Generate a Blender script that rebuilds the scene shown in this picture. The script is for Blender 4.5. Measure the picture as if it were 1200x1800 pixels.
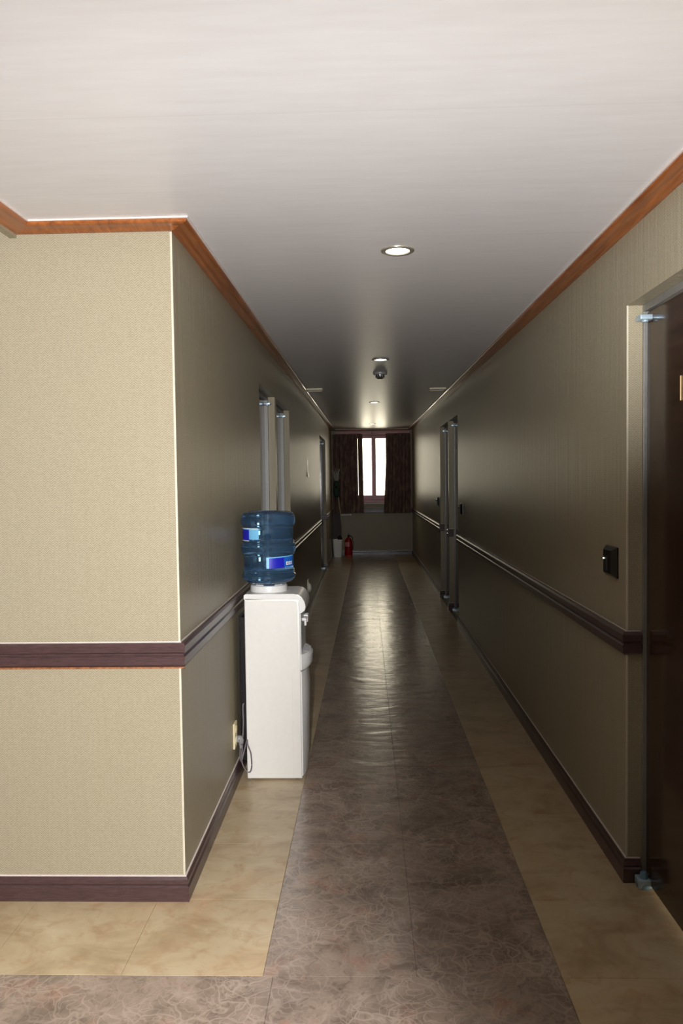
import bpy, bmesh, math, random
from math import sin, cos, pi, radians
from mathutils import Vector, Matrix
random.seed(7)
for o in list(bpy.data.objects): bpy.data.objects.remove(o)
C = bpy.context.scene.collection
SC = bpy.context.scene

# ------------------------------------------------------------------ camera
cd = bpy.data.cameras.new('camera'); cam = bpy.data.objects.new('camera', cd); C.objects.link(cam)
F_PX, PITCH, YAW, ROLL = 1375.0, .0396, .0303, -.0131
cd.sensor_fit = 'VERTICAL'; cd.sensor_height = 36.0; cd.sensor_width = 24.0
cd.lens = F_PX/1800*36; cd.clip_start = .02; cd.clip_end = 200
_fx = Vector((-sin(YAW), cos(YAW), 0)); _rt = Vector((cos(YAW), sin(YAW), 0)); _up = Vector((0, 0, 1))
_F = _fx*cos(PITCH)-_up*sin(PITCH); _U0 = _fx*sin(PITCH)+_up*cos(PITCH)
_R = _rt*cos(ROLL)+_U0*sin(ROLL); _U = -_rt*sin(ROLL)+_U0*cos(ROLL)
M = Matrix((_R, _U, -_F)).transposed().to_4x4(); M.translation = (0, 0, 1.55)
cam.matrix_world = M
SC.camera = cam
# ------------------------------------------------------------------ sky, lights, exposure
w = bpy.data.worlds.new('sky'); SC.world = w; w.use_nodes = True
bg = w.node_tree.nodes['Background']; bg.inputs[0].default_value = (1, .905, .68, 1); bg.inputs[1].default_value = 7.2
SC.view_settings.view_transform = 'Standard'; SC.view_settings.look = 'None'
SC.view_settings.exposure = 0.0; SC.view_settings.gamma = 1.0; SC.view_settings.use_curve_mapping = False
def lamp(name, kind, loc, energy, col, **kw):
    d = bpy.data.lights.new(name, kind); d.energy = energy; d.color = col
    for k, v in kw.items(): setattr(d, k, v)
    o = bpy.data.objects.new(name, d); C.objects.link(o); o.location = loc; return o
# the photographer's flash on the left of the upright camera: its beam weakens upwards and the lens barrel cuts it off at the lower right
fl = lamp('camera_flash', 'SPOT', (-.09, .0, 1.60), 665, (.985, .985, 1), spot_size=radians(150), spot_blend=.5, shadow_soft_size=.03)
fl.rotation_euler = (radians(90), 0, 0)
def flash_beam(d):
    d.use_nodes = True; t = d.node_tree; em = t.nodes['Emission']
    tc = t.nodes.new('ShaderNodeTexCoord'); sp = t.nodes.new('ShaderNodeSeparateXYZ'); t.links.new(tc.outputs['Normal'], sp.inputs[0])
    def m(op, x, y=0.0):
        n = t.nodes.new('ShaderNodeMath'); n.operation = op
        for i, v in enumerate((x, y)):
            if isinstance(v, (int, float)): n.inputs[i].default_value = v
            else: t.links.new(v, n.inputs[i])
        return n.outputs[0]
    def ss(x, lo, hi, o0, o1):
        n = t.nodes.new('ShaderNodeMapRange'); n.interpolation_type = 'SMOOTHSTEP'; t.links.new(x, n.inputs[0])
        for i, v in enumerate((lo, hi, o0, o1)): n.inputs[i+1].default_value = v
        return n.outputs[0]
    az = m('ABSOLUTE', sp.outputs[2]); u = m('DIVIDE', sp.outputs[0], az); v = m('DIVIDE', sp.outputs[1], az)
    up = ss(v, .21, .82, 1, 0)
    du, dv = m('SUBTRACT', u, .50), m('ADD', v, .42)
    cut = ss(m('SQRT', m('ADD', m('MULTIPLY', du, du), m('MULTIPLY', dv, dv))), .375, .66, 0, 1)
    t.links.new(m('MULTIPLY', up, cut), em.inputs['Strength'])
flash_beam(fl.data)
# daylight entering through the end window: sampling portal only
pt = lamp('window_portal', 'AREA', (.165, 16.49, 1.8), 1, (1, 1, 1), shape='RECTANGLE', size=1.2, size_y=1.4)
pt.rotation_euler = (radians(-90), 0, 0); pt.data.cycles.is_portal = True

# ------------------------------------------------------------------ dimensions
XL, XR, DL, DJ, DF = -.685, .986, 2.835, 2.98, 16.35
def cz(y): return 2.488+.01*(y-3)          # the ceiling rises slightly to the far end

# ------------------------------------------------------------------ helpers
def locof(o):
    v = Vector((0, 0, 0))
    while o: v += o.location; o = o.parent
    return v
def link(name, me, parent=None):
    o = bpy.data.objects.new(name, me); C.objects.link(o); o.parent = parent; return o
def obj(name, bm, m, parent=None, smooth=False, origin=None):
    bmesh.ops.recalc_face_normals(bm, faces=bm.faces[:])
    off = locof(parent) if parent else Vector(origin or (0, 0, 0))
    for v in bm.verts: v.co -= off
    me = bpy.data.meshes.new(name); bm.to_mesh(me); bm.free()
    for mm in (m if isinstance(m, (list, tuple)) else [m]): me.materials.append(mm)
    if smooth:
        for p in me.polygons: p.use_smooth = True
        try: me.set_sharp_from_angle(angle=radians(40))
        except Exception: pass
    o = link(name, me, parent)
    if not parent and origin: o.location = origin
    return o
def tag(o, label=None, cat=None, group=None, kind=None):
    for k, v in (('label', label), ('category', cat), ('group', group), ('kind', kind)):
        if v: o[k] = v
    return o
def thing(name, loc, label=None, cat=None, group=None, kind=None):
    o = bpy.data.objects.new(name, None); C.objects.link(o); o.location = loc; o.empty_display_size = .05
    return tag(o, label, cat, group, kind)
def dup(root, loc, **kw):
    def cp(o, par):
        c = o.copy(); C.objects.link(c); c.parent = par
        for ch in [x for x in C.objects if x.parent == o]: cp(ch, c)
        return c
    r = cp(root, root.parent); r.location = loc; tag(r, **kw); return r
def add_box(bm, x0, x1, y0, y1, z0, z1, bev=0, seg=2, top=None):
    t = (lambda y: z1) if top is None else top
    vs = [bm.verts.new((x, y, (z0, t(y))[k])) for k in (0, 1) for x, y in ((x0, y0), (x1, y0), (x1, y1), (x0, y1))]
    fs = [bm.faces.new([vs[i] for i in q]) for q in ((3, 2, 1, 0), (4, 5, 6, 7), (0, 1, 5, 4), (1, 2, 6, 5), (2, 3, 7, 6), (3, 0, 4, 7))]
    if bev:
        es = list({e for f in fs for e in f.edges})
        bmesh.ops.bevel(bm, geom=es, offset=bev, segments=seg, affect='EDGES', profile=.5)
    return bm
def box(*a, **k): return add_box(bmesh.new(), *a, **k)
def add_lathe(bm, cx, cy, prof, n=32, axis='z'):
    rings = []
    for r, z in prof:
        if r < 1e-5: rings.append([bm.verts.new((cx, cy, z))])
        else: rings.append([bm.verts.new((cx+r*cos(2*pi*i/n), cy+r*sin(2*pi*i/n), z)) for i in range(n)])
    for a, b in zip(rings, rings[1:]):
        for i in range(n):
            j = (i+1) % n
            q = [a[i % len(a)], a[j % len(a)], b[j % len(b)], b[i % len(b)]]
            u = []
            for v in q:
                if v not in u: u.append(v)
            if len(u) >= 3: bm.faces.new(u)
    return bm
def add_tube(bm, pts, r, n=8):
    pts = [Vector(p) for p in pts]; rings = []
    rr = r if isinstance(r, (list, tuple)) else [r]*len(pts)
    for i, p in enumerate(pts):
        t = (pts[min(i+1, len(pts)-1)]-pts[max(i-1, 0)]).normalized()
        a = t.cross(Vector((0, 0, 1)));  a = a if a.length > .05 else t.cross(Vector((1, 0, 0)))
        a.normalize(); b = t.cross(a)
        rings.append([bm.verts.new(p+(a*cos(2*pi*k/n)+b*sin(2*pi*k/n))*rr[i]) for k in range(n)])
    for A, B in zip(rings, rings[1:]):
        for k in range(n): bm.faces.new((A[k], A[(k+1) % n], B[(k+1) % n], B[k]))
    bm.faces.new(rings[0][::-1]); bm.faces.new(rings[-1]); return bm
def smooth_path(pts, n=8):
    P = [Vector(p) for p in pts]; P = [P[0]*2-P[1]]+P+[P[-1]*2-P[-2]]; out = []
    for i in range(1, len(P)-2):
        for k in range(n):
            t = k/n; a, b, c, d = P[i-1:i+3]
            out.append(.5*((2*b)+(c-a)*t+(2*a-5*b+4*c-d)*t*t+(3*b-a-3*c+d)*t**3))
    return out+[P[-2]]
def sweep(prof, path, pre=None, post=None, zf=None):
    """prof = (distance from wall, z); path runs with the room on its left; mitred corners"""
    P = [Vector((x, y)) for x, y in path]
    Q = ([Vector(pre)] if pre else [])+P+([Vector(post)] if post else [])
    off = 1 if pre else 0
    def nrm(a, b): d = (b-a).normalized(); return Vector((-d.y, d.x))
    bm = bmesh.new(); rings = []
    for i, p in enumerate(P):
        j = i+off
        n1 = nrm(Q[j-1], Q[j]) if j > 0 else None; n2 = nrm(Q[j], Q[j+1]) if j < len(Q)-1 else None
        m = n1 if n2 is None else n2 if n1 is None else (n1+n2)/(1+n1.dot(n2))
        rings.append([bm.verts.new((p.x+m.x*d, p.y+m.y*d, z+(zf(p.y+m.y*d) if zf else 0))) for d, z in prof])
    n = len(prof)
    for A, B in zip(rings, rings[1:]):
        for k in range(n): bm.faces.new((A[k], A[(k+1) % n], B[(k+1) % n], B[k]))
    bm.faces.new(rings[0][::-1]); bm.faces.new(rings[-1]); return bm

# ------------------------------------------------------------------ materials
def srgb(r, g, b):
    f = lambda c: (c/255/12.92) if c/255 <= .04045 else ((c/255+.055)/1.055)**2.4
    return (f(r), f(g), f(b), 1)
class N:
    def __init__(s, name):
        s.m = bpy.data.materials.new(name); s.m.use_nodes = True; s.t = s.m.node_tree
        s.b = s.t.nodes['Principled BSDF']; s.co = None
    def n(s, typ, **kw):
        x = s.t.nodes.new('ShaderNode'+typ)
        for k, v in kw.items(): setattr(x, k, v)
        return x
    def l(s, a, b): s.t.links.new(a, b)
    def inp(s, node, i, v):
        if hasattr(v, 'is_output') or isinstance(v, bpy.types.NodeSocket): s.l(v, node.inputs[i])
        else: node.inputs[i].default_value = v
    def coord(s, scale=(1, 1, 1)):
        if not s.co: s.co = s.n('TexCoord').outputs['Object']
        mp = s.n('Mapping'); s.l(s.co, mp.inputs[0]); mp.inputs['Scale'].default_value = scale; return mp.outputs[0]
    def math(s, op, a, b=0.0, c=None):
        x = s.n('Math', operation=op); s.inp(x, 0, a); s.inp(x, 1, b)
        if c is not None: s.inp(x, 2, c)
        return x.outputs[0]
    def noise(s, vec, scale, detail=3, rough=.5, dist=0.0):
        x = s.n('TexNoise'); s.l(vec, x.inputs['Vector']); x.inputs['Scale'].default_value = scale
        x.inputs['Detail'].default_value = detail; x.inputs['Roughness'].default_value = rough
        x.inputs['Distortion'].default_value = dist; return x.outputs[0]
    def ramp(s, fac, stops):
        x = s.n('ValToRGB'); s.l(fac, x.inputs[0]); e = x.color_ramp.elements
        while len(e) < len(stops): e.new(.5)
        for k, (p, c) in zip(e, stops): k.position = p; k.color = c if len(c) == 4 else (*c, 1)
        return x.outputs[0]
    def mix(s, fac, a, b, mode='MIX'):
        x = s.n('Mix', data_type='RGBA', blend_type=mode)
        s.inp(x, 0, fac); s.inp(x, 6, a); s.inp(x, 7, b); return x.outputs[2]
    def bump(s, h, strength=.2, dist=.002, prev=None):
        x = s.n('Bump'); s.l(h, x.inputs['Height']); x.inputs['Strength'].default_value = strength
        x.inputs['Distance'].default_value = dist
        if prev: s.l(prev, x.inputs['Normal'])
        return x.outputs[0]
    def done(s, col=None, rough=.5, spec=.5, metal=0, normal=None, **kw):
        if col is not None: s.inp(s.b, 'Base Color', col)
        s.inp(s.b, 'Roughness', rough); s.inp(s.b, 'Specular IOR Level', spec); s.inp(s.b, 'Metallic', metal)
        if normal is not None: s.l(normal, s.b.inputs['Normal'])
        for k, v in kw.items(): s.inp(s.b, k.replace('_', ' '), v)
        return s.m
def plain(name, col, rough=.5, spec=.5, metal=0, grain=0.06, gs=40, **kw):
    q = N(name); v = q.coord(); f = q.noise(v, gs, 4)
    dark = tuple(c*(1-grain*2.2) for c in col[:3])+(1,)
    return q.done(q.mix(q.ramp(f, [(.3, (0, 0, 0)), (.7, (1, 1, 1))]), dark, col), rough, spec, metal, q.bump(f, .05, .001), **kw)

def wallpaper(name):
    q = N(name); q.coord(); sp = q.n('SeparateXYZ'); q.l(q.co, sp.inputs[0])
    u = q.math('ADD', sp.outputs[0], sp.outputs[1])
    tri = q.math('PINGPONG', u, .0125)
    a = q.math('ADD', sp.outputs[2], tri)
    st = q.math('SINE', q.math('MULTIPLY', a, 2*pi/.0088))
    nb = q.noise(q.coord((1, 1, 1)), 160, 3)
    h = q.math('MULTIPLY_ADD', st, .48, q.math('MULTIPLY', nb, 1.1))
    f = q.math('MULTIPLY_ADD', h, .55, .18)
    col = q.mix(f, srgb(124, 115, 94), srgb(172, 163, 142))
    big = q.noise(q.coord(), .9, 2)
    col = q.mix(q.math('MULTIPLY', big, .28), col, srgb(142, 128, 95))
    streak = q.noise(q.coord((9, 9, .35)), 3.0, 3, .6)
    n1 = q.bump(streak, .24, .010)
    n2 = q.bump(h, .25, .0011, n1)
    return q.done(col, .33, .11, 0, n2)
def wood(name, c1, c2, rough=.35, ax=1, bump=.1, coat=0):
    q = N(name); s = [14, 14, 14]; s[ax] = .8
    f = q.noise(q.coord(tuple(s)), 4, 5, .6, .6)
    return q.done(q.ramp(f, [(.3, c1), (.7, c2)]), rough, .5, 0, q.bump(f, bump, .001), Coat_Weight=coat)
def paint_dark(name):
    q = N(name); f = q.noise(q.coord(), 35, 5, .7); g = q.noise(q.coord((6, 6, 60)), 5, 4, .6)
    base = q.mix(q.ramp(g, [(.3, (0, 0, 0)), (.7, (1, 1, 1))]), srgb(58, 42, 41), srgb(80, 59, 58))
    chips = q.ramp(f, [(.70, (0, 0, 0)), (.74, (1, 1, 1))])
    return q.done(q.mix(q.math('MULTIPLY', chips, .5), base, srgb(126, 98, 82)), .30, .5, 0, q.bump(g, .15, .001))

MW = wallpaper('herringbone_wallpaper')
def mk_ceil():
    q = N('ceiling_paper'); v = q.coord((1, 7, 1)); f = q.noise(v, 5, 4, .6); g = q.noise(q.coord((60, 300, 60)), 3, 2)
    sp = q.n('SeparateXYZ'); q.l(q.co, sp.inputs[0])
    fr = q.math('FRACT', q.math('DIVIDE', q.math('ADD', sp.outputs[1], .12), .53))
    seam = q.math('LESS_THAN', fr, .012)
    col = q.mix(q.ramp(f, [(.3, (0, 0, 0)), (.7, (1, 1, 1))]), srgb(208, 204, 203), srgb(214, 211, 210))
    col = q.mix(q.math('MULTIPLY', seam, .09), col, srgb(150, 138, 125))
    return q.done(col, .36, .45, 0, q.bump(g, .06, .0006, q.bump(f, .035, .006)))
MCEIL = mk_ceil()
def mk_beige():
    q = N('beige_marble_vinyl'); f = q.noise(q.coord((1, 1.6, 1)), 3.2, 6, .62, .8); g = q.noise(q.coord(), 11, 5, .65, .6); r = q.noise(q.coord(), 2.1, 3, .6, 1.0)
    c = q.ramp(f, [(.28, srgb(150, 129, 98)), (.5, srgb(178, 158, 126)), (.75, srgb(194, 178, 148))])
    c = q.mix(q.ramp(g, [(.5, (0, 0, 0)), (.72, (.55, .55, .55))]), c, srgb(150, 112, 76))
    c = q.mix(q.ramp(r, [(.52, (0, 0, 0)), (.8, (.4, .4, .4))]), c, srgb(196, 150, 112))
    w_ = q.noise(q.coord((1.4, 1, 1)), 5, 3, .55)
    return q.done(c, .33, .45, 0, q.bump(w_, .10, .01))
MBEIGE = mk_beige()
def mk_dark():
    q = N('brown_floral_vinyl'); v = q.coord()
    wv = q.n('TexNoise'); q.l(v, wv.inputs['Vector']); wv.inputs['Scale'].default_value = 7; wv.inputs['Detail'].default_value = 2
    wr = q.n('Mix', data_type='VECTOR'); wr.inputs[0].default_value = .17; q.l(v, wr.inputs[4]); q.l(wv.outputs['Color'], wr.inputs[5])
    def vor(sc):
        x = q.n('TexVoronoi', feature='DISTANCE_TO_EDGE'); q.l(wr.outputs[1], x.inputs['Vector']); x.inputs['Scale'].default_value = sc
        return q.ramp(x.outputs['Distance'], [(.0, (1, 1, 1)), (.025, (.6, .6, .6)), (.06, (0, 0, 0))])
    pat = q.noise(v, 5.0, 4, .6, 1.2); red = q.noise(q.coord((1, 1, 1)), 6.3, 3, .6, .5); fine = q.noise(v, 70, 4, .7)
    c = q.ramp(pat, [(.32, srgb(114, 98, 86)), (.55, srgb(150, 132, 117)), (.75, srgb(168, 149, 133))])
    c = q.mix(q.ramp(red, [(.56, (0, 0, 0)), (.72, (.55, .55, .55))]), c, srgb(164, 116, 96))
    c = q.mix(q.math('MULTIPLY', fine, .35), c, srgb(106, 90, 80))
    c = q.mix(q.ramp(q.noise(v, 24, 3, .6, 1.5), [(.56, (0, 0, 0)), (.66, (.4, .4, .4))]), c, srgb(92, 76, 66))
    lines = q.math('MAXIMUM', q.math('MULTIPLY', vor(13), 1.0), q.math('MULTIPLY', vor(34), .85))
    c = q.mix(q.math('MULTIPLY', lines, q.ramp(q.noise(v, 3.5, 2), [(.35, (.15, .15, .15)), (.65, (.55, .55, .55))])), c, srgb(186, 168, 152))
    w1 = q.noise(q.coord((.8, 1.5, 1)), 5.5, 3, .5, .4)
    return q.done(c, .23, .8, 0, q.bump(w1, .40, .012))
MDARK = mk_dark()
MSUB = plain('subfloor', srgb(60, 50, 42), .7)
MCROWN = wood('varnished_orange_wood', srgb(110, 57, 24), srgb(164, 96, 46), .30, 1, .08, .3)
MBEAD = plain('pale_caulk', srgb(214, 202, 194), .5)
MEDGE = plain('worn_wallpaper_edge', srgb(196, 188, 166), .6)
MBARE = wood('bare_orange_edge', srgb(96, 50, 24), srgb(160, 100, 54), .5)
MPAINT = paint_dark('dark_plum_paint')
MDOOR = wood('dark_wenge_wood', srgb(42, 29, 21), srgb(66, 47, 35), .16, 1, .03, 0)
MFRAME = plain('grey_metal_frame', srgb(124, 122, 116), .4, .5, .1)
MCHROME = plain('chrome', (.75, .8, .84, 1), .12, .5, 1.0, 0)
MPIVOT = plain('satin_pivot_metal', srgb(176, 196, 208), .3, .5, .45, 0)
MBLUE = plain('blue_grey_plastic', srgb(92, 122, 140), .4)
MGOLD = plain('gold_metal', srgb(214, 176, 122), .4, .5, .5, 0)
MBLACK = plain('black_plastic', srgb(18, 17, 17), .28)
MWHITE = plain('white_plastic', srgb(222, 219, 212), .35, .5, 0, .015)
MWHITE2 = plain('white_plastic_front', srgb(222, 220, 216), .3, .5, 0, .015)
MGREY = plain('grey_plastic', srgb(140, 138, 138), .4)
MIVORY = plain('ivory_plastic', srgb(222, 210, 172), .4)
MCORD = plain('grey_cord', srgb(112, 104, 106), .5)
MRED = plain('red_enamel', srgb(150, 16, 22), .25)
MMAROON = plain('maroon_window_frame', srgb(150, 58, 60), .35)
MTRACK = wood('red_brown_wood', srgb(110, 40, 24), srgb(156, 66, 38), .35, 0)
MPAPER = plain('white_paper', srgb(236, 234, 228), .3, .6, 0, .02)
MGREEN = plain('dark_green_cloth', srgb(38, 62, 46), .8)
MMOP = plain('grey_mop_strands', srgb(170, 168, 156), .8)
MPOLE = plain('pale_wood_pole', srgb(176, 158, 120), .5)
MCURT = N('maroon_curtain')
_f = MCURT.noise(MCURT.coord((3, 3, 1)), 5, 4, .6); _s = MCURT.noise(MCURT.coord((90, 90, 2)), 2, 2)
MCURT = MCURT.done(MCURT.mix(MCURT.ramp(_f, [(.45, (0, 0, 0)), (.62, (1, 1, 1))]), srgb(94, 74, 68), srgb(122, 100, 84)), .8, .2, 0, MCURT.bump(_s, .3, .002))
MWATER = N('blue_bottle').done(srgb(122, 172, 218), .03, .6, 0, None, Transmission_Weight=.93, IOR=1.36)
MNAVY = plain('deep_blue_label', srgb(30, 32, 176), .35, .5, 0, .03)
MSKY = plain('light_blue_label', srgb(120, 190, 230), .35, .5, 0, .03)
MAZURE = plain('azure_label', srgb(30, 100, 190), .35, .5, 0, .03)
def emit(name, col, s):
    q = N(name); q.done((0, 0, 0, 1)); q.b.inputs['Emission Color'].default_value = col; q.b.inputs['Emission Strength'].default_value = s; return q.m
MLED = emit('led_disc', (1, .98, .95, 1), 14)
MDOT = emit('indicator_light', (1, 1, .95, 1), 6)
def glass(name):
    m = bpy.data.materials.new(name); m.use_nodes = True; t = m.node_tree; t.nodes.remove(t.nodes['Principled BSDF'])
    tr = t.nodes.new('ShaderNodeBsdfTransparent'); gl = t.nodes.new('ShaderNodeBsdfGlossy'); gl.inputs['Roughness'].default_value = .02
    fr = t.nodes.new('ShaderNodeFresnel'); mx = t.nodes.new('ShaderNodeMixShader')
    t.links.new(fr.outputs[0], mx.inputs[0]); t.links.new(tr.outputs[0], mx.inputs[1]); t.links.new(gl.outputs[0], mx.inputs[2])
    t.links.new(mx.outputs[0], t.nodes['Material Output'].inputs[0]); return m
MGLASS = glass('window_glass')

# ------------------------------------------------------------------ structure: floor of vinyl tiles
floor = obj('floor', box(-4.0, 1.14, -3.0, 16.5, -.12, -.003), MSUB); tag(floor, kind='structure')
G, T0 = .0011, 2.388
def tile(x0, x1, y0, y1, m, x0b=None, x1b=None):
    """a vinyl tile with a softened rim; x0b/x1b = its side at the far edge"""
    x0b = x0 if x0b is None else x0b; x1b = x1 if x1b is None else x1b
    g = G/2; e = .0008; bm = bmesh.new(); dz = random.uniform(-.0003, .0003)
    def ring(i, z): return [bm.verts.new(c) for c in ((x0+i, y0+i, z), (x1-i, y0+i, z), (x1b-i, y1-i, z), (x0b+i, y1-i, z))]
    a, b, c = ring(g, -.003), ring(g, -.0003+dz), ring(g+e, dz)
    for A, B in ((a, b), (b, c)):
        for k in range(4): bm.faces.new((A[k], A[(k+1) % 4], B[(k+1) % 4], B[k]))
    bm.faces.new(c)
    return obj('tile', bm, m, floor)
edge = lambda y: -.338+.0055*(y-2.4)       # border between brown runner and beige strip
NR = 31
for k in range(NR):
    y0 = T0+.45*k; y1 = min(y0+.45, DF)
    if y1-y0 < .02: break
    lim = DF
    e0, e1 = edge(y0), edge(y1)
    if k: tile(XL, e0, y0, y1, MBEIGE, XL, e1)
    else: tile(e0-.45, e0, y0, y1, MBEIGE, e0-.45, e1)
    s = .145
    if k % 2 == 0:                          # the brown runner is laid from longer sheets
        yy = min(y0+.9, DF); e2 = edge(yy)
        tile(e0, s, y0, yy, MDARK, e2, s); tile(s, .594, y0, yy, MDARK)
    tile(.594, XR+.13 if y0 < DJ-.06 else XR, y0, y1, MBEIGE)
for k in range(1, 8): tile(edge(T0)-.45*(k+1), edge(T0)-.45*k, T0, DL, MBEIGE)
for k in (-1, -2):
    y0, y1 = T0+.45*k, T0+.45*(k+1)
    tile(.594, XR+.13, y0, y1, MBEIGE)
    for j in range(4): tile(.594-.9*(j+1), .594-.9*j, y0, y1, MDARK)
for y0, y1 in ((-3.0, -1.2), (-1.2, T0-.9)):
    tile(-4.0, .594, y0, y1, MDARK); tile(.594, XR+.13, y0, y1, MBEIGE)
tile(-4.0, .594-3.6, T0-.9, T0, MDARK)

# ------------------------------------------------------------------ ceiling
bm = bmesh.new()
vs = [bm.verts.new((x, y, cz(y)+dz)) for dz in (0, .15) for x, y in ((-4.1, -3.1), (1.2, -3.1), (1.2, 16.6), (-4.1, 16.6))]
for q in ((0, 1, 2, 3), (4, 5, 6, 7), (0, 1, 5, 4), (1, 2, 6, 5), (2, 3, 7, 6), (3, 0, 4, 7)): bm.faces.new([vs[i] for i in q])
ceiling = tag(obj('ceiling', bm, MCEIL), kind='structure')

# ------------------------------------------------------------------ walls with door openings
WT = .13
LDOORS = ((5.129, 6.018), (6.136, 7.167), (11.95, 13.72))
RDOORS = ((2.03, 2.98), (8.33, 9.232), (9.295, 10.275))
ZL, ZR = 2.205, 2.195
def wall_with_doors(name, x0, x1, y0, y1, doors, zd):
    bm = bmesh.new(); y = y0
    for a, b in doors:
        add_box(bm, x0, x1, y, a, 0, 0, top=cz); add_box(bm, x0, x1, a, b, zd(a), 0, top=cz); y = b
    add_box(bm, x0, x1, y, y1, 0, 0, top=cz)
    return tag(obj(name, bm, MW), kind='structure')
zdl = lambda y: 2.20 if y < 10 else 2.26
zdr = lambda y: 2.19 if y < 5 else 2.235
wl = wall_with_doors('wall_left', XL-WT, XL, DL+WT, DF, LDOORS, zdl)
wr = wall_with_doors('wall_right', XR, XR+WT, -3.0, DF, RDOORS, zdr)
wf = tag(obj('wall_front', box(-4.0, XL, DL, DL+WT, 0, 0, top=cz), MW), kind='structure')
tag(obj('wall_lobby', box(-1.275, -1.25, -3.0, DL, 2.444, 0, top=cz), MW), kind='structure')   # bulkhead above the lobby opening
tag(obj('wall_side', box(-4.1, -4.0, -3.0, DL+WT, 0, 0, top=cz), MW), kind='structure')
tag(obj('wall_rear', box(-4.1, XR+WT, -3.1, -3.0, 0, 0, top=cz), MW), kind='structure')
# far wall with the window opening
WX0, WX1, WZ0, WZ1 = -.42, .78, 1.09, 2.54
bm = bmesh.new()
add_box(bm, XL-WT, WX0, DF, DF+.15, 0, 0, top=cz); add_box(bm, WX1, XR+WT, DF, DF+.15, 0, 0, top=cz)
add_box(bm, WX0, WX1, DF, DF+.15, 0, WZ0); add_box(bm, WX0, WX1, DF, DF+.15, WZ1, 0, top=cz)
wb = tag(obj('wall_back', bm, MW), kind='structure')
obj('corner_bead', box(XL-.006, XL+.0012, DL-.0012, DL+.006, .09, 2.455), MEDGE, wf)
obj('corner_bead', box(XR-.0012, XR+.005, DJ-.0012, DJ+.004, .09, 2.19), MEDGE, wr)

# ------------------------------------------------------------------ trims
CROWN = [(0, 0), (.07, 0), (.07, -.012), (.066, -.017), (.056, -.020), (.036, -.021), (.022, -.025), (.012, -.029), (0, -.030)]
RAIL = [(0, .879), (.014, .879), (.020, .886), (.021, .915), (.014, .921), (.014, .927), (.021, .932), (.022, .956), (.016, .966), (0, .966)]
BASE = [(0, 0), (.017, 0), (.017, .053), (.011, .059), (.014, .066), (.013, .080), (.008, .090), (0, .090)]
def strip(d0, d1, z0, z1): return [(d0, z0), (d1, z0), (d1, z1), (d0, z1)]
tn = [0]
def trim(kind, path, pre=None, post=None, bare=False, name=None):
    tn[0] += 1
    if kind == 'crown':
        o = obj(name or 'trim_%d' % tn[0], sweep(CROWN, path, pre, post, cz), MCROWN)
        obj('caulk_bead', sweep(strip(.062, .076, -.0065, -.0005), path, pre, post, cz), MBEAD, o)
    elif kind == 'rail':
        o = obj(name or 'trim_%d' % tn[0], sweep(RAIL, path, pre, post), MPAINT)
        obj('caulk_bead', sweep(strip(0, .004, .966, .9695), path, pre, post), MBEAD, o)
        if bare: obj('bare_wood_edge', sweep(strip(0, .0185, .8735, .879), path, pre, post), MBARE, o)
    else:
        tn[0] -= 1
        o = obj(name, sweep(BASE, path, pre, post), MPAINT)
        obj('caulk_bead', sweep(strip(0, .0055, .090, .0945), path, pre, post), MBEAD, o)
    return tag(o, kind='structure')
# the room lies on the left of each path
pA, pB, pC_, pD = (-1.25, DL), (XL, DL), (XL, DF), (XR, DF)
# (right side runs towards +y with the room at its left; far wall towards -x; left side towards -y)
trim('crown', [(XR, -3.0), pD], None, pC_)
trim('crown', [pD, pC_], (XR, 0), pB)
trim('crown', [pC_, pB], pD, pA)
trim('crown', [pB, pA], pC_, (-1.25, 0))
trim('crown', [pA, (-1.25, -3.0)], pB)
for kind, nm in (('rail', None), ('base', 1)):
    N_ = lambda s: ('baseboard_'+s) if nm else None
    re = .05
    trim(kind, [(XR+re, DJ), (XR, DJ), (XR, RDOORS[1][0]), (XR+re, RDOORS[1][0])], name=N_('right'))
    trim(kind, [(XR+re, 9.232), (XR, 9.232), (XR, 9.295), (XR+re, 9.295)], name=N_('pillar'))
    trim(kind, [(XR+re, 10.275), (XR, 10.275), pD], None, pC_, name=N_('right_far'))
    trim(kind, [(XR, -3.0), (XR, 2.03), (XR+re, 2.03)], name=N_('right_near'))
    trim(kind, [pD, pC_], (XR, 0), pB, name=N_('back'))
    trim(kind, [pC_, (XL, 13.72), (XL-re, 13.72)], pD, name=N_('left_far'))
    trim(kind, [(XL-re, 11.95), (XL, 11.95), (XL, 7.167), (XL-re, 7.167)], name=N_('left_middle'))
    trim(kind, [(XL-re, 6.136), (XL, 6.136), (XL, 6.018), (XL-re, 6.018)], name=N_('left_pillar'))
    trim(kind, [(XL-re, 5.129), (XL, 5.129), pB], None, pA, name=N_('left'))
    trim(kind, [pB, (-4.0, DL)], (XL, 6), bare=True, name=N_('front'))
# boxed-in panel in the far left corner under the rail
tn[0] += 1
tag(obj('trim_%d' % tn[0], box(XL+.001, XL+.185, DF-.035, DF-.002, .095, .875, bev=.003), plain('dull_plum_board', srgb(84, 70, 72), .7)), kind='structure')

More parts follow.
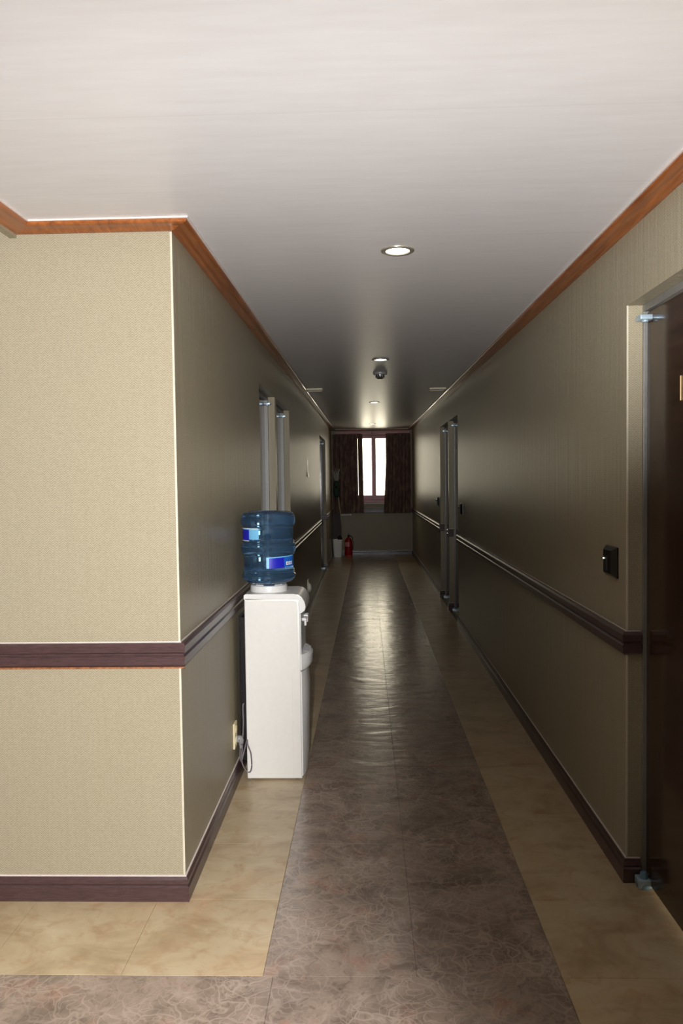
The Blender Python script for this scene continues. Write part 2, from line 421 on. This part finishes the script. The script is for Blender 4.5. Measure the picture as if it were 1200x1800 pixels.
# ------------------------------------------------------------------ doors
def door(n, side, y0, y1, zt, hinge_far=True, numeral=False, double=False, ajar=0):
    s = 1 if side == 'R' else -1; X = XR if s > 0 else XL
    d = thing('door_%d' % n, (X+s*.09, (y0+y1)/2, 0), kind='structure')
    def bx(a0, a1, *r, **k):
        p, q = sorted((X+s*a0, X+s*a1)); return box(p, q, *r, **k)
    r0, r1 = (.057 if s > 0 else .05), .128; fw = .012 if s > 0 else .018
    bm = bx(r0, r1, y1-fw, y1, .001, zt, bev=.002); p, q = sorted((X+s*r0, X+s*r1))
    add_box(bm, p, q, y0, y0+fw, .001, zt, bev=.002); add_box(bm, p, q, y0+fw, y1-fw, zt-.026, zt, bev=.002)
    obj('door_frame', bm, MFRAME if not double else MDOOR, d)
    lv = [(y0+fw+.003, y1-fw-.003)] if not double else [(y0+fw+.003, (y0+y1)/2-.002), ((y0+y1)/2+.002, y1-fw-.003)]
    for a, b in lv:
        lb = bx(.070 if s > 0 else .078, .115, a, b, .012, zt-.030, bev=.0015)
        if ajar: bmesh.ops.rotate(lb, cent=(X+s*.078, b, 0), matrix=Matrix.Rotation(radians(ajar), 3, 'Z'), verts=lb.verts)
        leaf = obj('door_leaf', lb, MDOOR, d)
        hy = a+.07 if hinge_far else b-.07      # the handle stands opposite the pivots
        lx = X+s*(.070 if s > 0 else .078)
        bm = bmesh.new(); add_tube(bm, [(lx, hy, 1.0), (lx-s*.045, hy, 1.0)], .011, 12); add_tube(bm, smooth_path([(lx-s*.042, hy, 1.0), (lx-s*.044, hy+.05, 1.0), (lx-s*.042, hy+.12, .998)], 4), .009, 10)
        hd = obj('door_handle', bm, MCHROME, leaf, True)
        bm = bmesh.new(); add_box(bm, min(lx, lx-s*.005), max(lx, lx-s*.005), hy-.025, hy+.025, .93, 1.07, bev=.002); obj('handle_plate', bm, MCHROME, leaf)
    # pivots at top and bottom of the hinge side
    ph = y1-fw if hinge_far else y0+fw; q = -1 if hinge_far else 1
    for z0, z1, m in ((zt-.064, zt-.045, MPIVOT), (.002, .034, MPIVOT)):
        xa, xb = sorted((X+s*.026, X+s*.078)); ya, yb = sorted((ph+q*.0, ph+q*.055))
        bm = box(xa, xb, ya, yb, z0, z1, bev=.004, seg=3)
        add_tube(bm, [(X+s*.052, ph+q*.03, z0-.006 if z0 > .1 else z1), (X+s*.052, ph+q*.03, z0 if z0 > .1 else z1+.010)], .012, 12)
        obj('pivot', bm, m, d, True)
    if numeral:
        b = bmesh.new(); add_lathe(b, X+.052, 2.938, [(0, .001), (.028, .001), (.029, .012), (.024, .022), (.016, .030), (.014, .052), (.008, .058), (0, .058)], 24)
        tag(obj('floor_pivot_cap', b, MBLUE, d, True), 'blue-grey plastic cap at the foot of the frame')
        lx = X+s*.070
        b = bmesh.new(); yn = 2.651
        add_box(b, lx-.004, lx, yn-.003, yn+.003, 1.803, 1.886, bev=.001)
        tag(obj('door_numeral', b, MGOLD, d), 'gold upright stroke of the room number')
    return d
door(1, 'R', *RDOORS[0], 2.19, True, True)
door(2, 'R', *RDOORS[1], 2.235)
door(3, 'R', *RDOORS[2], 2.235)
door(4, 'L', *LDOORS[0], 2.20)
door(5, 'L', *LDOORS[1], 2.20, ajar=1.1)
door(6, 'L', *LDOORS[2], 2.26, double=True)

# ------------------------------------------------------------------ window at the far end
win = thing('window_1', ((WX0+WX1)/2, DF+.07, WZ0), kind='structure')
bm = bmesh.new(); y0, y1 = DF+.03, DF+.11
add_box(bm, WX0, WX0+.05, y0, y1, WZ0, WZ1, bev=.003); add_box(bm, WX1-.05, WX1, y0, y1, WZ0, WZ1, bev=.003)
add_box(bm, WX0+.05, WX1-.05, y0, y1, WZ0, WZ0+.06, bev=.003); add_box(bm, WX0+.05, WX1-.05, y0, y1, WZ1-.05, WZ1, bev=.003)
obj('window_frame', bm, MMAROON, win)
for a, b, yo in ((WX0+.05, .236, .04), (.146, WX1-.05, .072)):
    bm = bmesh.new(); ya, yb = DF+yo, DF+yo+.028; z0, z1 = WZ0+.06, WZ1-.05
    add_box(bm, a, a+.075, ya, yb, z0, z1, bev=.003); add_box(bm, b-.075, b, ya, yb, z0, z1, bev=.003)
    add_box(bm, a+.075, b-.075, ya, yb, z0, z0+.095, bev=.003); add_box(bm, a+.075, b-.075, ya, yb, z1-.06, z1, bev=.003)
    sash = obj('window_sash', bm, MMAROON, win)
    obj('window_pane', box(a+.075, b-.075, ya+.011, ya+.017, z0+.095, z1-.06), MGLASS, sash)
obj('window_latch', box(.150, .166, DF+.022, DF+.040, 1.66, 1.74, bev=.003), MGREY, win)
obj('window_sill', box(WX0-.04, WX1+.04, DF-.045, DF+.03, WZ0-.028, WZ0, bev=.004), MBEAD, win)

# curtains
def curtain_panel(bm, xa, xb, z0, z1, y, amp, k, ph, nu=90, nv=14, th=.005):
    g = []
    for side in (0, 1):
        rows = []
        for j in range(nv+1):
            t = j/nv; z = z0+(z1-z0)*t; row = []
            for i in range(nu+1):
                u = i/nu; a, b = xa(t), xb(t); x = a+(b-a)*u
                yy = y+amp*(1-.45*t)*(sin(k*u*2*pi+ph)+.35*sin(2.3*k*u*2*pi+1.1+t))+side*th
                row.append(bm.verts.new((x, yy, z)))
            rows.append(row)
        g.append(rows)
    for s in (0, 1):
        for j in range(nv):
            for i in range(nu): bm.faces.new((g[s][j][i], g[s][j][i+1], g[s][j+1][i+1], g[s][j+1][i]))
    for j in range(nv):
        for i in (0, nu): bm.faces.new((g[0][j][i], g[0][j+1][i], g[1][j+1][i], g[1][j][i]))
    for i in range(nu):
        for j in (0, nv): bm.faces.new((g[0][j][i], g[0][j][i+1], g[1][j][i+1], g[1][j][i]))
    return bm
CY = DF-.105
tr = thing('curtain_track', (.165, CY, 2.515), 'red-brown wooden curtain rail across the top of the far window', 'curtain rail')
obj('rail_board', box(-.60, .157, CY-.035, CY+.02, 2.520, 2.575, bev=.004), MTRACK, tr)
obj('rail_board', box(.163, .93, CY-.035, CY+.02, 2.520, 2.575, bev=.004), MTRACK, tr)
bm = bmesh.new()
for x in (-.5, .16, .83): add_box(bm, x-.012, x+.012, CY+.021, DF-.001, 2.535, 2.56, bev=.002)
tag(obj('bracket', bm, MGREY, tr), kind='stuff')
cl = thing('curtain', (-.35, CY, .87), 'dark maroon curtain drawn to the left side of the far window', 'curtain', 'curtains at the far window')
bm = bmesh.new(); curtain_panel(bm, lambda t: -.672+.01*t, lambda t: -.135-.008*t, .875, 2.517, CY, .022, 5, .4); obj('curtain_panel', bm, MCURT, cl, True)
bm = bmesh.new(); curtain_panel(bm, lambda t: -.1315-.0085*t, lambda t: -.022-.02*t, .875, 2.517, CY+.004, .016, 1.2, 1.0, 30); obj('curtain_panel', bm, MCURT, cl, True)
cr = thing('curtain', (.7, CY, .87), 'dark maroon curtain drawn to the right side of the far window', 'curtain', 'curtains at the far window')
bm = bmesh.new(); curtain_panel(bm, lambda t: .385+.055*min(1, t*1.6), lambda t: .955, .868, 2.517, CY, .022, 6, 2.2, 100); obj('curtain_panel', bm, MCURT, cr, True)

# ------------------------------------------------------------------ ceiling fittings
def downlight(y, x, label, first=None):
    z = cz(y); d = thing('downlight', (x, y, z), label, 'light', 'recessed ceiling downlights')
    bm = bmesh.new(); add_lathe(bm, x, y, [(.047, z-.0005), (.050, z-.006), (.060, z-.0075), (.068, z-.004), (.069, z+.0), ], 40)
    obj('trim_ring', bm, MCHROME if False else plain_ring, d, True)
    bm = bmesh.new(); add_lathe(bm, x, y, [(0, z-.0042), (.030, z-.0040), (.047, z-.0020), (.047, z), (0, z)], 32)
    obj('diffuser', bm, MLED, d, True)
    l = lamp('downlight_beam', 'SPOT', (x, y, z-.03), DLP, (1, .87, .68), spot_size=radians(150), spot_blend=.6, shadow_soft_size=.045)
    l.parent = d; l.location = (0, 0, -.03)
    return d
DLP = 1.6
plain_ring = plain('satin_nickel_ring', srgb(176, 168, 150), .3, .5, .6, .02)
downlight(3.247, .145, 'nearest ceiling downlight, largest and brightest of the row')
downlight(6.337, .138, 'second ceiling downlight, just in front of the round detector')
downlight(10.139, .135, 'third ceiling downlight, beyond the round detector')
downlight(14.60, .150, 'farthest ceiling downlight, small, close to the end window')
# lobby downlight of the same row above the photographer
downlight(-.05, .145, 'ceiling downlight of the row above the near end of the corridor')

z = cz(7.162); dt = thing('smoke_detector', (.150, 7.162, z), 'round grey smoke detector hanging from ceiling behind the second downlight', 'smoke detector')
bm = bmesh.new(); add_lathe(bm, .15, 7.162, [(0, z-.022), (.055, z-.022), (.062, z-.016), (.064, z-.001), (0, z-.001)], 32); obj('base_plate', bm, MGREY, dt, True)
bm = bmesh.new(); add_lathe(bm, .15, 7.162, [(0, z-.060), (.022, z-.058), (.034, z-.048), (.038, z-.036), (.040, z-.0225), (0, z-.0225)], 28); obj('sensor_head', bm, MCHROME, dt, True)
bm = bmesh.new()
for k in range(6):
    a = k*pi/3; add_box(bm, .15+.040*cos(a)-.003, .15+.040*cos(a)+.003, 7.162+.040*sin(a)-.003, 7.162+.040*sin(a)+.003, z-.052, z-.0225)
tag(obj('cage', bm, MBLACK, dt), kind='stuff')

def vent(x, y, label):
    z = cz(y); d = thing('ceiling_vent', (x, y, z), label, 'vent', 'slim ceiling vents')
    bm = bmesh.new(); h = .09
    for a0, a1, b0, b1 in ((-h, h, -h, -h+.014), (-h, h, h-.014, h), (-h, -h+.014, -h+.014, h-.014), (h-.014, h, -h+.014, h-.014)):
        add_box(bm, x+a0, x+a1, y+b0, y+b1, z-.017, z-.001, bev=.002)
    obj('frame', bm, MIVORY, d)
    for k in range(6): obj('slat', box(x-h+.015, x+h-.015, y-.064+k*.024, y-.058+k*.024, z-.012, z-.002), MGREY, d)
vent(-.53, 8.47, 'slim ceiling vent near the left wall')
vent(.80, 8.60, 'slim ceiling vent near the right wall')

# ------------------------------------------------------------------ switches, outlets, notice
def switch(y0, y1, z0, z1, label, lit):
    yc, zc = (y0+y1)/2, (z0+z1)/2
    d = thing('wall_switch', (XR, yc, z0), label, 'switch', 'black plates on the right wall')
    b = bmesh.new(); t = .024; k = .014
    def ring(x, i, j): return [b.verts.new((x, *c)) for c in ((y0+i, z0+j), (y1-i, z0+j), (y1-i, z1-j), (y0+i, z1-j))]
    A, B, Cc = ring(XR-.0005, 0, 0), ring(XR-.006, 0, 0), ring(XR-t, .022, k)
    for p, q in ((A, B), (B, Cc)):
        for i in range(4): b.faces.new((p[i], p[(i+1) % 4], q[(i+1) % 4], q[i]))
    b.faces.new(A); b.faces.new(Cc); obj('body', b, MBLACK, d)
    obj('key_slot', box(XR-t-.003, XR-t+.001, yc-.008, yc+.008, zc-.035, zc+.015, bev=.001), plain('grey_slot', srgb(58, 60, 60), .3), d)
    if lit:
        b = bmesh.new(); bmesh.ops.create_uvsphere(b, u_segments=12, v_segments=8, radius=.0027, matrix=Matrix.Translation((XR-t-.001, y1-.03, zc+.010))); obj('indicator', b, MDOT, d, True)
    else:
        b = bmesh.new(); bmesh.ops.create_uvsphere(b, u_segments=14, v_segments=10, radius=.016, matrix=Matrix.Translation((XR-t-.004, yc, zc+.02))); obj('knob', b, MCHROME, d, True)
switch(3.075, 3.215, 1.155, 1.275, 'black wall switch with white indicator light beside the near dark door', True)
switch(7.93, 8.07, 1.19, 1.31, 'small black plate with shiny knob just before the pair of doors', False)
switch(10.42, 10.56, 1.20, 1.32, 'small dark plate beyond the pair of doors on right wall', False)

def outlet(y, z0, z1, label, w=.075):
    d = thing('wall_outlet', (XL, y, z0), label, 'outlet', 'outlets low on the left wall')
    obj('cover_plate', box(XL+.0005, XL+.012, y-w/2, y+w/2, z0, z1, bev=.003, seg=3), MIVORY, d)
    for zc in (z0+(z1-z0)*.28, z0+(z1-z0)*.72):
        b = bmesh.new(); add_tube(b, [(XL+.0115, y, zc), (XL+.016, y, zc)], .021, 20); obj('socket', b, MIVORY, d, True)
    return d
outlet(3.935, .195, .325, 'ivory wall outlet with a plug, beside the dispenser')
o2 = outlet(9.12, .235, .405, 'pale wall outlet low on left wall beyond the dispenser', .11)
b = bmesh.new(); bmesh.ops.create_uvsphere(b, u_segments=14, v_segments=10, radius=.034, matrix=Matrix.Translation((XL+.020, 9.12, .30)) @ Matrix.Diagonal((.8, 1, 1.7, 1))); obj('plug_cover', b, MWHITE, o2, True)
nt = thing('paper_notice', (XL, 9.35, 1.61), 'white paper notice on left wall beyond the paired doors', 'notice')
b = bmesh.new(); R_ = []
for j in range(9):
    t = j/8; off = .002+.022*max(0, .35-t)**1.2*2.2
    R_.append([b.verts.new((XL+off+dd, y, 1.605+.225*t)) for dd in (0, .0012) for y in (9.27, 9.43)])
for a, c in zip(R_, R_[1:]):
    for p, q in ((0, 1), (1, 3), (3, 2), (2, 0)): b.faces.new((a[p], a[q], c[q], c[p]))
b.faces.new([R_[0][i] for i in (0, 1, 3, 2)]); b.faces.new([R_[-1][i] for i in (0, 1, 3, 2)])
obj('sheet', b, MPAPER, nt)
obj('pin', box(XL+.003, XL+.007, 9.345, 9.355, 1.815, 1.823), MRED, nt)

# ------------------------------------------------------------------ water dispenser
DX0, DX1, DY0, DY1, DZ = -.630, -.342, 4.0, 4.30, .972
wd = thing('water_dispenser', (-.49, 4.15, 0), 'white floor-standing water dispenser against left wall holding a blue bottle', 'water dispenser')
obj('cabinet', box(DX0, DX1, DY0, DY1, .006, .962, bev=.006, seg=3), MWHITE, wd, True)
# raised side panels
for ya, yb in ((DY0-.006, DY0+.001), (DY1-.001, DY1+.006)):
    b = bmesh.new(); cr_ = .018; x0, x1, z0, z1 = DX0+.005, DX1-.013, .014, .938
    pts = [(x0, z0), (x1, z0)]+[(x1-cr_+cr_*cos(t), z1-cr_+cr_*sin(t)) for t in [i*pi/16 for i in range(9)]]+[(x0, z1)]
    A = [b.verts.new((x, ya, z)) for x, z in pts]; B = [b.verts.new((x, yb, z)) for x, z in pts]
    b.faces.new(A); b.faces.new(B[::-1])
    for i in range(len(pts)): b.faces.new((A[i], A[(i+1) % len(pts)], B[(i+1) % len(pts)], B[i]))
    bmesh.ops.bevel(b, geom=[e for e in b.edges if all(abs(v.co.y-(ya if ya < DY0 else yb)) < 1e-5 for v in e.verts)], offset=.003, segments=2, affect='EDGES')
    obj('side_panel', b, MWHITE, wd, True)
obj('corner_post', box(-.388, DX1-.004, DY0-.0085, DY0-.0055, .014, .585, bev=.0012), MWHITE, wd)
# top cover with rounded, sloping front
b = bmesh.new(); prof = [(DX0-.002, .945), (DX0-.002, .966), (DX0+.006, DZ), (-.375, DZ), (-.352, .968), (-.332, .955), (-.318, .930), (-.313, .905), (-.318, .885), (-.336, .872), (DX1-.004, .868), (DX1-.004, .945)]
A = [b.verts.new((x, DY0-.004, z)) for x, z in prof]; B = [b.verts.new((x, DY1+.004, z)) for x, z in prof]
b.faces.new(A); b.faces.new(B[::-1])
for i in range(len(prof)): b.faces.new((A[i], A[(i+1) % len(prof)], B[(i+1) % len(prof)], B[i]))
bmesh.ops.bevel(b, geom=[e for e in b.edges if all(abs(v.co.y-DY0+.004) < 1e-5 for v in e.verts) or all(abs(v.co.y-DY1-.004) < 1e-5 for v in e.verts)], offset=.004, segments=2, affect='EDGES')
obj('top_cover', b, MWHITE2, wd, True)
def bow(z0, z1, amp0, amp1, x=DX1, inset=.004, n=14, nz=6, round_top=0):
    b = bmesh.new(); rows = []
    for j in range(nz+1):
        t = j/nz; z = z0+(z1-z0)*t; a = amp0+(amp1-amp0)*t
        edge_ = 1 if 0 < j < nz else .75
        rows.append([b.verts.new((x-.03, DY0+inset, z))]+[b.verts.new((x+.004+a*edge_*(1-abs(2*i/n-1)**2.6), DY0+inset+(DY1-DY0-2*inset)*i/n, z)) for i in range(n+1)]+[b.verts.new((x-.03, DY1-inset, z))])
    m = len(rows[0])
    for p, q in zip(rows, rows[1:]):
        for i in range(m): b.faces.new((p[i], p[(i+1) % m], q[(i+1) % m], q[i]))
    b.faces.new(rows[0][::-1]); b.faces.new(rows[-1]); return b
obj('lower_door', bow(.02, .565, .020, .032), MWHITE2, wd, True)
tag(obj('front_panel', bow(.655, .868, -.004, .002), plain('light_grey_panel', srgb(196, 200, 200), .3), wd, True), 'grey recessed front panel')
b = bow(.575, .655, .046, .050); obj('drip_tray', b, MWHITE2, wd, True)
b = bmesh.new()
for k in range(7): add_box(b, DX1+.008, DX1+.040, DY0+.085+k*.02, DY0+.093+k*.02, .6555, .660)
obj('tray_grille', b, MGREY, wd)
for yy, m, nm in ((4.09, MGREY, 'grey tap lever'), (4.20, MGREY, 'grey tap lever')):
    b = bmesh.new(); add_tube(b, [(DX1+.004, yy, .824), (DX1+.024, yy, .824)], .009, 14); add_tube(b, [(DX1+.019, yy, .828), (DX1+.020, yy, .792)], [.0085, .006], 12)
    tp = obj('tap', b, MWHITE2, wd, True)
    tag(obj('tap_lever', box(DX1+.010, DX1+.030, yy-.008, yy+.008, .832, .840, bev=.002), m, tp), nm)
b = bmesh.new(); add_lathe(b, -.518, 4.145, [(.070, DZ-.002), (.098, DZ-.002), (.099, .990), (.096, 1.003), (.088, 1.007), (.072, 1.003)], 40); obj('bottle_collar', b, MWHITE2, wd, True)
# condenser grille at the back, facing the wall
b = bmesh.new()
for k in range(24): add_box(b, DX0-.030, DX0-.024, DY0+.02, DY1-.02, .10+k*.032, .106+k*.032)
for k in range(9): add_box(b, DX0-.034, DX0-.030, DY0+.024+k*.031, DY0+.028+k*.031, .09, .86)
add_box(b, DX0-.024, DX0+.002, DY0+.015, DY1-.015, .10, .85)
tag(obj('condenser_grille', b, MBLACK, wd), 'black condenser grille on the back', kind='stuff')
for x in (DX0+.03, DX1-.03):
    for y in (DY0+.03, DY1-.03):
        b = bmesh.new(); add_lathe(b, x, y, [(0, 0), (.016, 0), (.014, .007), (0, .007)], 14); obj('foot', b, MBLACK, wd)
b = bmesh.new(); add_tube(b, smooth_path([(XL+.030, 3.936, .240), (XL+.032, 3.934, .200), (XL+.030, 3.935, .150), (XL+.034, 3.95, .118), (-.640, 3.985, .165), (-.626, 3.99, .215), (-.622, 3.985, .190), (-.606, 3.975, .150), (-.602, 3.975, .085), (-.612, 3.974, .052), (-.632, 3.974, .060), (-.652, 3.972, .108), (-.650, 3.985, .19), (-.644, 3.992, .30), (-.648, 4.012, .385), (-.640, 4.02, .40)], 8), .0038, 8)
pc = obj('power_cord', b, MCORD, wd, True)
b = bmesh.new(); add_tube(b, smooth_path([(XL+.0165, 3.936, .232), (XL+.030, 3.936, .240), (XL+.036, 3.936, .222), (XL+.034, 3.935, .190)], 5), [.017]*6+[.015]*4+[.012]*3+[.009, .007, .006], 12)
obj('plug', b, MGREY, pc, True)

# ------------------------------------------------------------------ water bottle, upside down in the collar
BX, BY = -.518, 4.145
wbt = thing('water_bottle', (BX, BY, 1.0), 'large ribbed blue water bottle upside down on the white dispenser', 'bottle')
prof = [(.0, .985), (.028, .985), (.030, 1.006), (.062, 1.0105), (.100, 1.016), (.124, 1.026), (.137, 1.038), (.1435, 1.050), (.1435, 1.060), (.136, 1.066),
        (.133, 1.070), (.138, 1.075), (.133, 1.080), (.138, 1.085), (.133, 1.090), (.1325, 1.096), (.1325, 1.164), (.136, 1.170), (.1435, 1.177), (.1455, 1.195), (.1455, 1.205), (.1435, 1.220), (.136, 1.227),
        (.133, 1.231), (.138, 1.236), (.133, 1.241), (.1325, 1.246), (.1325, 1.314), (.136, 1.320), (.1435, 1.327), (.1455, 1.344), (.144, 1.362), (.138, 1.378), (.126, 1.390), (.108, 1.395), (.095, 1.390), (.05, 1.384), (0, 1.384)]
b = bmesh.new(); add_lathe(b, BX, BY, prof, 64); bmesh.ops.recalc_face_normals(b, faces=b.faces[:]); obj('shell', b, MWATER, wbt, True)
def lab(name, a0, a1, z0, z1, m, r=.1338, par=wbt, n=14, tw=0.0):
    b = bmesh.new(); rows = []
    for rr in (r, r+.0008):
        for z, d in ((z0, 0), (z1, 0)):
            rows.append([b.verts.new((BX+rr*cos(radians(a0+(a1-a0)*i/n)), BY+rr*sin(radians(a0+(a1-a0)*i/n)), z+tw*i/n)) for i in range(n+1)])
    for p, q in ((0, 1), (1, 3), (3, 2), (2, 0)):
        for i in range(n): b.faces.new((rows[p][i], rows[p][i+1], rows[q][i+1], rows[q][i]))
    for i in (0, n): b.faces.new((rows[0][i], rows[1][i], rows[3][i], rows[2][i]))
    return obj(name, b, m, par, True)
# angles: 270 faces the photographer, 180 the wall
l1 = lab('label', 168, 256, 1.252, 1.310, MSKY, n=24); tag(l1, 'light and deep blue wrap label on the upper waist')
lab('label_field', 168, 230, 1.247, 1.303, MNAVY, .1348, l1, 16)
lab('label_edge', 168, 230, 1.243, 1.247, MPAPER, .1348, l1, 16)
lab('label_edge', 168, 254, 1.3065, 1.3105, MPAPER, .1348, l1, 16)
l2 = lab('label', 272, 352, 1.102, 1.160, MAZURE, n=24, tw=.006); tag(l2, 'blue wrap label on the lower waist')
lab('label_field', 278, 314, 1.102, 1.154, MNAVY, .1348, l2, 12, .003)
lab('label_edge', 272, 345, 1.1555, 1.160, MSKY, .1350, l2, 16, .005)
lab('label_edge', 272, 278, 1.103, 1.156, MSKY, .1349, l2, 4)
for k, a in enumerate((320, 328, 336)):
    lab('label_mark', a, a+5.5, 1.116, 1.134, MPAPER, .1348, l2, 2)
    lab('label_mark', a+1.8, a+3.7, 1.121, 1.129, MAZURE, .1354, l2, 2)

# ------------------------------------------------------------------ things in the far left corner
fe = thing('fire_extinguisher', (-.35, 16.0, 0), 'red fire extinguisher standing on floor at the far wall', 'fire extinguisher')
b = bmesh.new(); add_lathe(b, -.35, 16.0, [(0, .03), (.072, .03), (.079, .045), (.080, .30), (.074, .335), (.055, .365), (.030, .385), (.022, .40), (0, .40)], 32); obj('cylinder', b, MRED, fe, True)
b = bmesh.new(); add_lathe(b, -.35, 16.0, [(0, 0), (.078, 0), (.084, .01), (.082, .034), (.066, .036), (0, .036)], 28); tag(obj('base_ring', b, plain('faded_red_plastic', srgb(176, 70, 62), .5), fe, True), 'faded red base ring')
b = bmesh.new(); add_tube(b, [(-.35, 16, .40), (-.35, 16, .445)], .020, 14); add_box(b, -.362, -.338, 15.90, 16.03, .440, .456, bev=.003); add_box(b, -.362, -.338, 15.91, 16.02, .468, .482, bev=.003); obj('valve', b, MBLACK, fe)
b = bmesh.new(); add_tube(b, smooth_path([(-.33, 16, .43), (-.275, 15.99, .40), (-.256, 15.985, .30), (-.262, 15.98, .14)], 6), .009, 8); obj('hose', b, MBLACK, fe, True)
b = bmesh.new(); rows = [[b.verts.new((-.35+r*cos(radians(a)), 16+r*sin(radians(a)), z)) for a in range(190, 292, 6)] for r, z in ((.0806, .21), (.0806, .30), (.0815, .30), (.0815, .21))]
for i in range(4):
    for k in range(len(rows[0])-1): b.faces.new((rows[i][k], rows[i][k+1], rows[(i+1) % 4][k+1], rows[(i+1) % 4][k]))
obj('label_plate', b, plain('pale_pink_label', srgb(206, 130, 130), .5), fe, True)

tb = thing('waste_bin', (-.565, 15.96, 0), 'white plastic bin on floor in far left corner, left of extinguisher', 'bin')
b = bmesh.new(); N4 = []
for x, z, t in ((.080, 0, 0), (.098, .355, 1)): N4.append((x, z))
rings = []
for (h, z) in ((.080, .0), (.098, .345), (.103, .347), (.103, .358), (.094, .358), (.076, .012)):
    rings.append([b.verts.new((-.570+sx*(h-c1), 15.96+sy*(h-c2), z)) for sx, sy, c1, c2 in ((-1, -1, .02, 0), (1, -1, .02, 0), (1, -1, 0, .02), (1, 1, 0, .02), (1, 1, .02, 0), (-1, 1, .02, 0), (-1, 1, 0, .02), (-1, -1, 0, .02))])
for p, q in zip(rings, rings[1:]):
    for k in range(8): b.faces.new((p[k], p[(k+1) % 8], q[(k+1) % 8], q[k]))
b.faces.new(rings[0][::-1]); b.faces.new(rings[-1]); obj('body', b, MWHITE, tb)
b = bmesh.new(); bmesh.ops.create_icosphere(b, subdivisions=3, radius=.052, matrix=Matrix.Translation((-.525, 15.96, .378)) @ Matrix.Diagonal((.9, .9, 1.1, 1)))
for v in b.verts: v.co += Vector((random.uniform(-1, 1), random.uniform(-1, 1), random.uniform(-1, 1)))*.004
tag(obj('bin_liner', b, MBLACK, tb, True), 'black bunched liner sticking out of the bin')

mp = thing('mop', (-.462, 16.235, 0), 'mop with pale pole leaning upside down in far left corner', 'mop')
p0, p1 = Vector((-.425, 16.235, .006)), Vector((-.565, 16.10, 1.40))
b = bmesh.new(); add_tube(b, [p0, p0.lerp(p1, .5), p1], .011, 10); obj('pole', b, MPOLE, mp, True)
b = bmesh.new(); add_tube(b, smooth_path([(-.550, 16.115, 1.22), (-.575, 16.105, 1.27), (-.59, 16.10, 1.38), (-.585, 16.10, 1.50), (-.58, 16.105, 1.56)], 4), [.02, .04, .055, .06, .065, .068, .07, .07, .07, .068, .065, .06, .055, .05, .045, .04, .03], 14); tag(obj('clamp_wrap', b, MGREEN, mp, True), 'dark green cloth wrapped round the head')
b = bmesh.new()
for k in range(16):
    a = 2*pi*k/16; r = .028+.02*(k % 3)/2; c = Vector((-.582, 16.105, 1.54))
    L = random.uniform(.14, .27)
    add_tube(b, smooth_path([c+Vector((r*.6*cos(a), r*.5*sin(a), 0)), c+Vector((r*1.2*cos(a), r*.8*sin(a), L*.55)), c+Vector((r*1.3*cos(a)+random.uniform(-.02, .02), r*.8*sin(a), L))], 4), .0075, 6)
tag(obj('strands', b, MMOP, mp, True), 'pale grey mop strands', kind='stuff')

rd = thing('wall_rod', (-.40, DF, .885), 'short white rod with round end on far wall above extinguisher', 'rod')
b = bmesh.new(); add_tube(b, [(-.505, DF-.105, .842), (-.312, DF-.105, .846)], .013, 12); obj('bar', b, MWHITE, rd, True)
b = bmesh.new(); bmesh.ops.create_uvsphere(b, u_segments=16, v_segments=10, radius=.022, matrix=Matrix.Translation((-.300, DF-.105, .846))); obj('end_ball', b, MWHITE, rd, True)
b = bmesh.new(); add_tube(b, [(-.49, DF-.105, .8425), (-.49, DF-.012, .8425)], .009, 10); add_box(b, -.495, -.470, DF-.023, DF-.0005, .815, .868, bev=.002); obj('bracket', b, MGREY, rd)
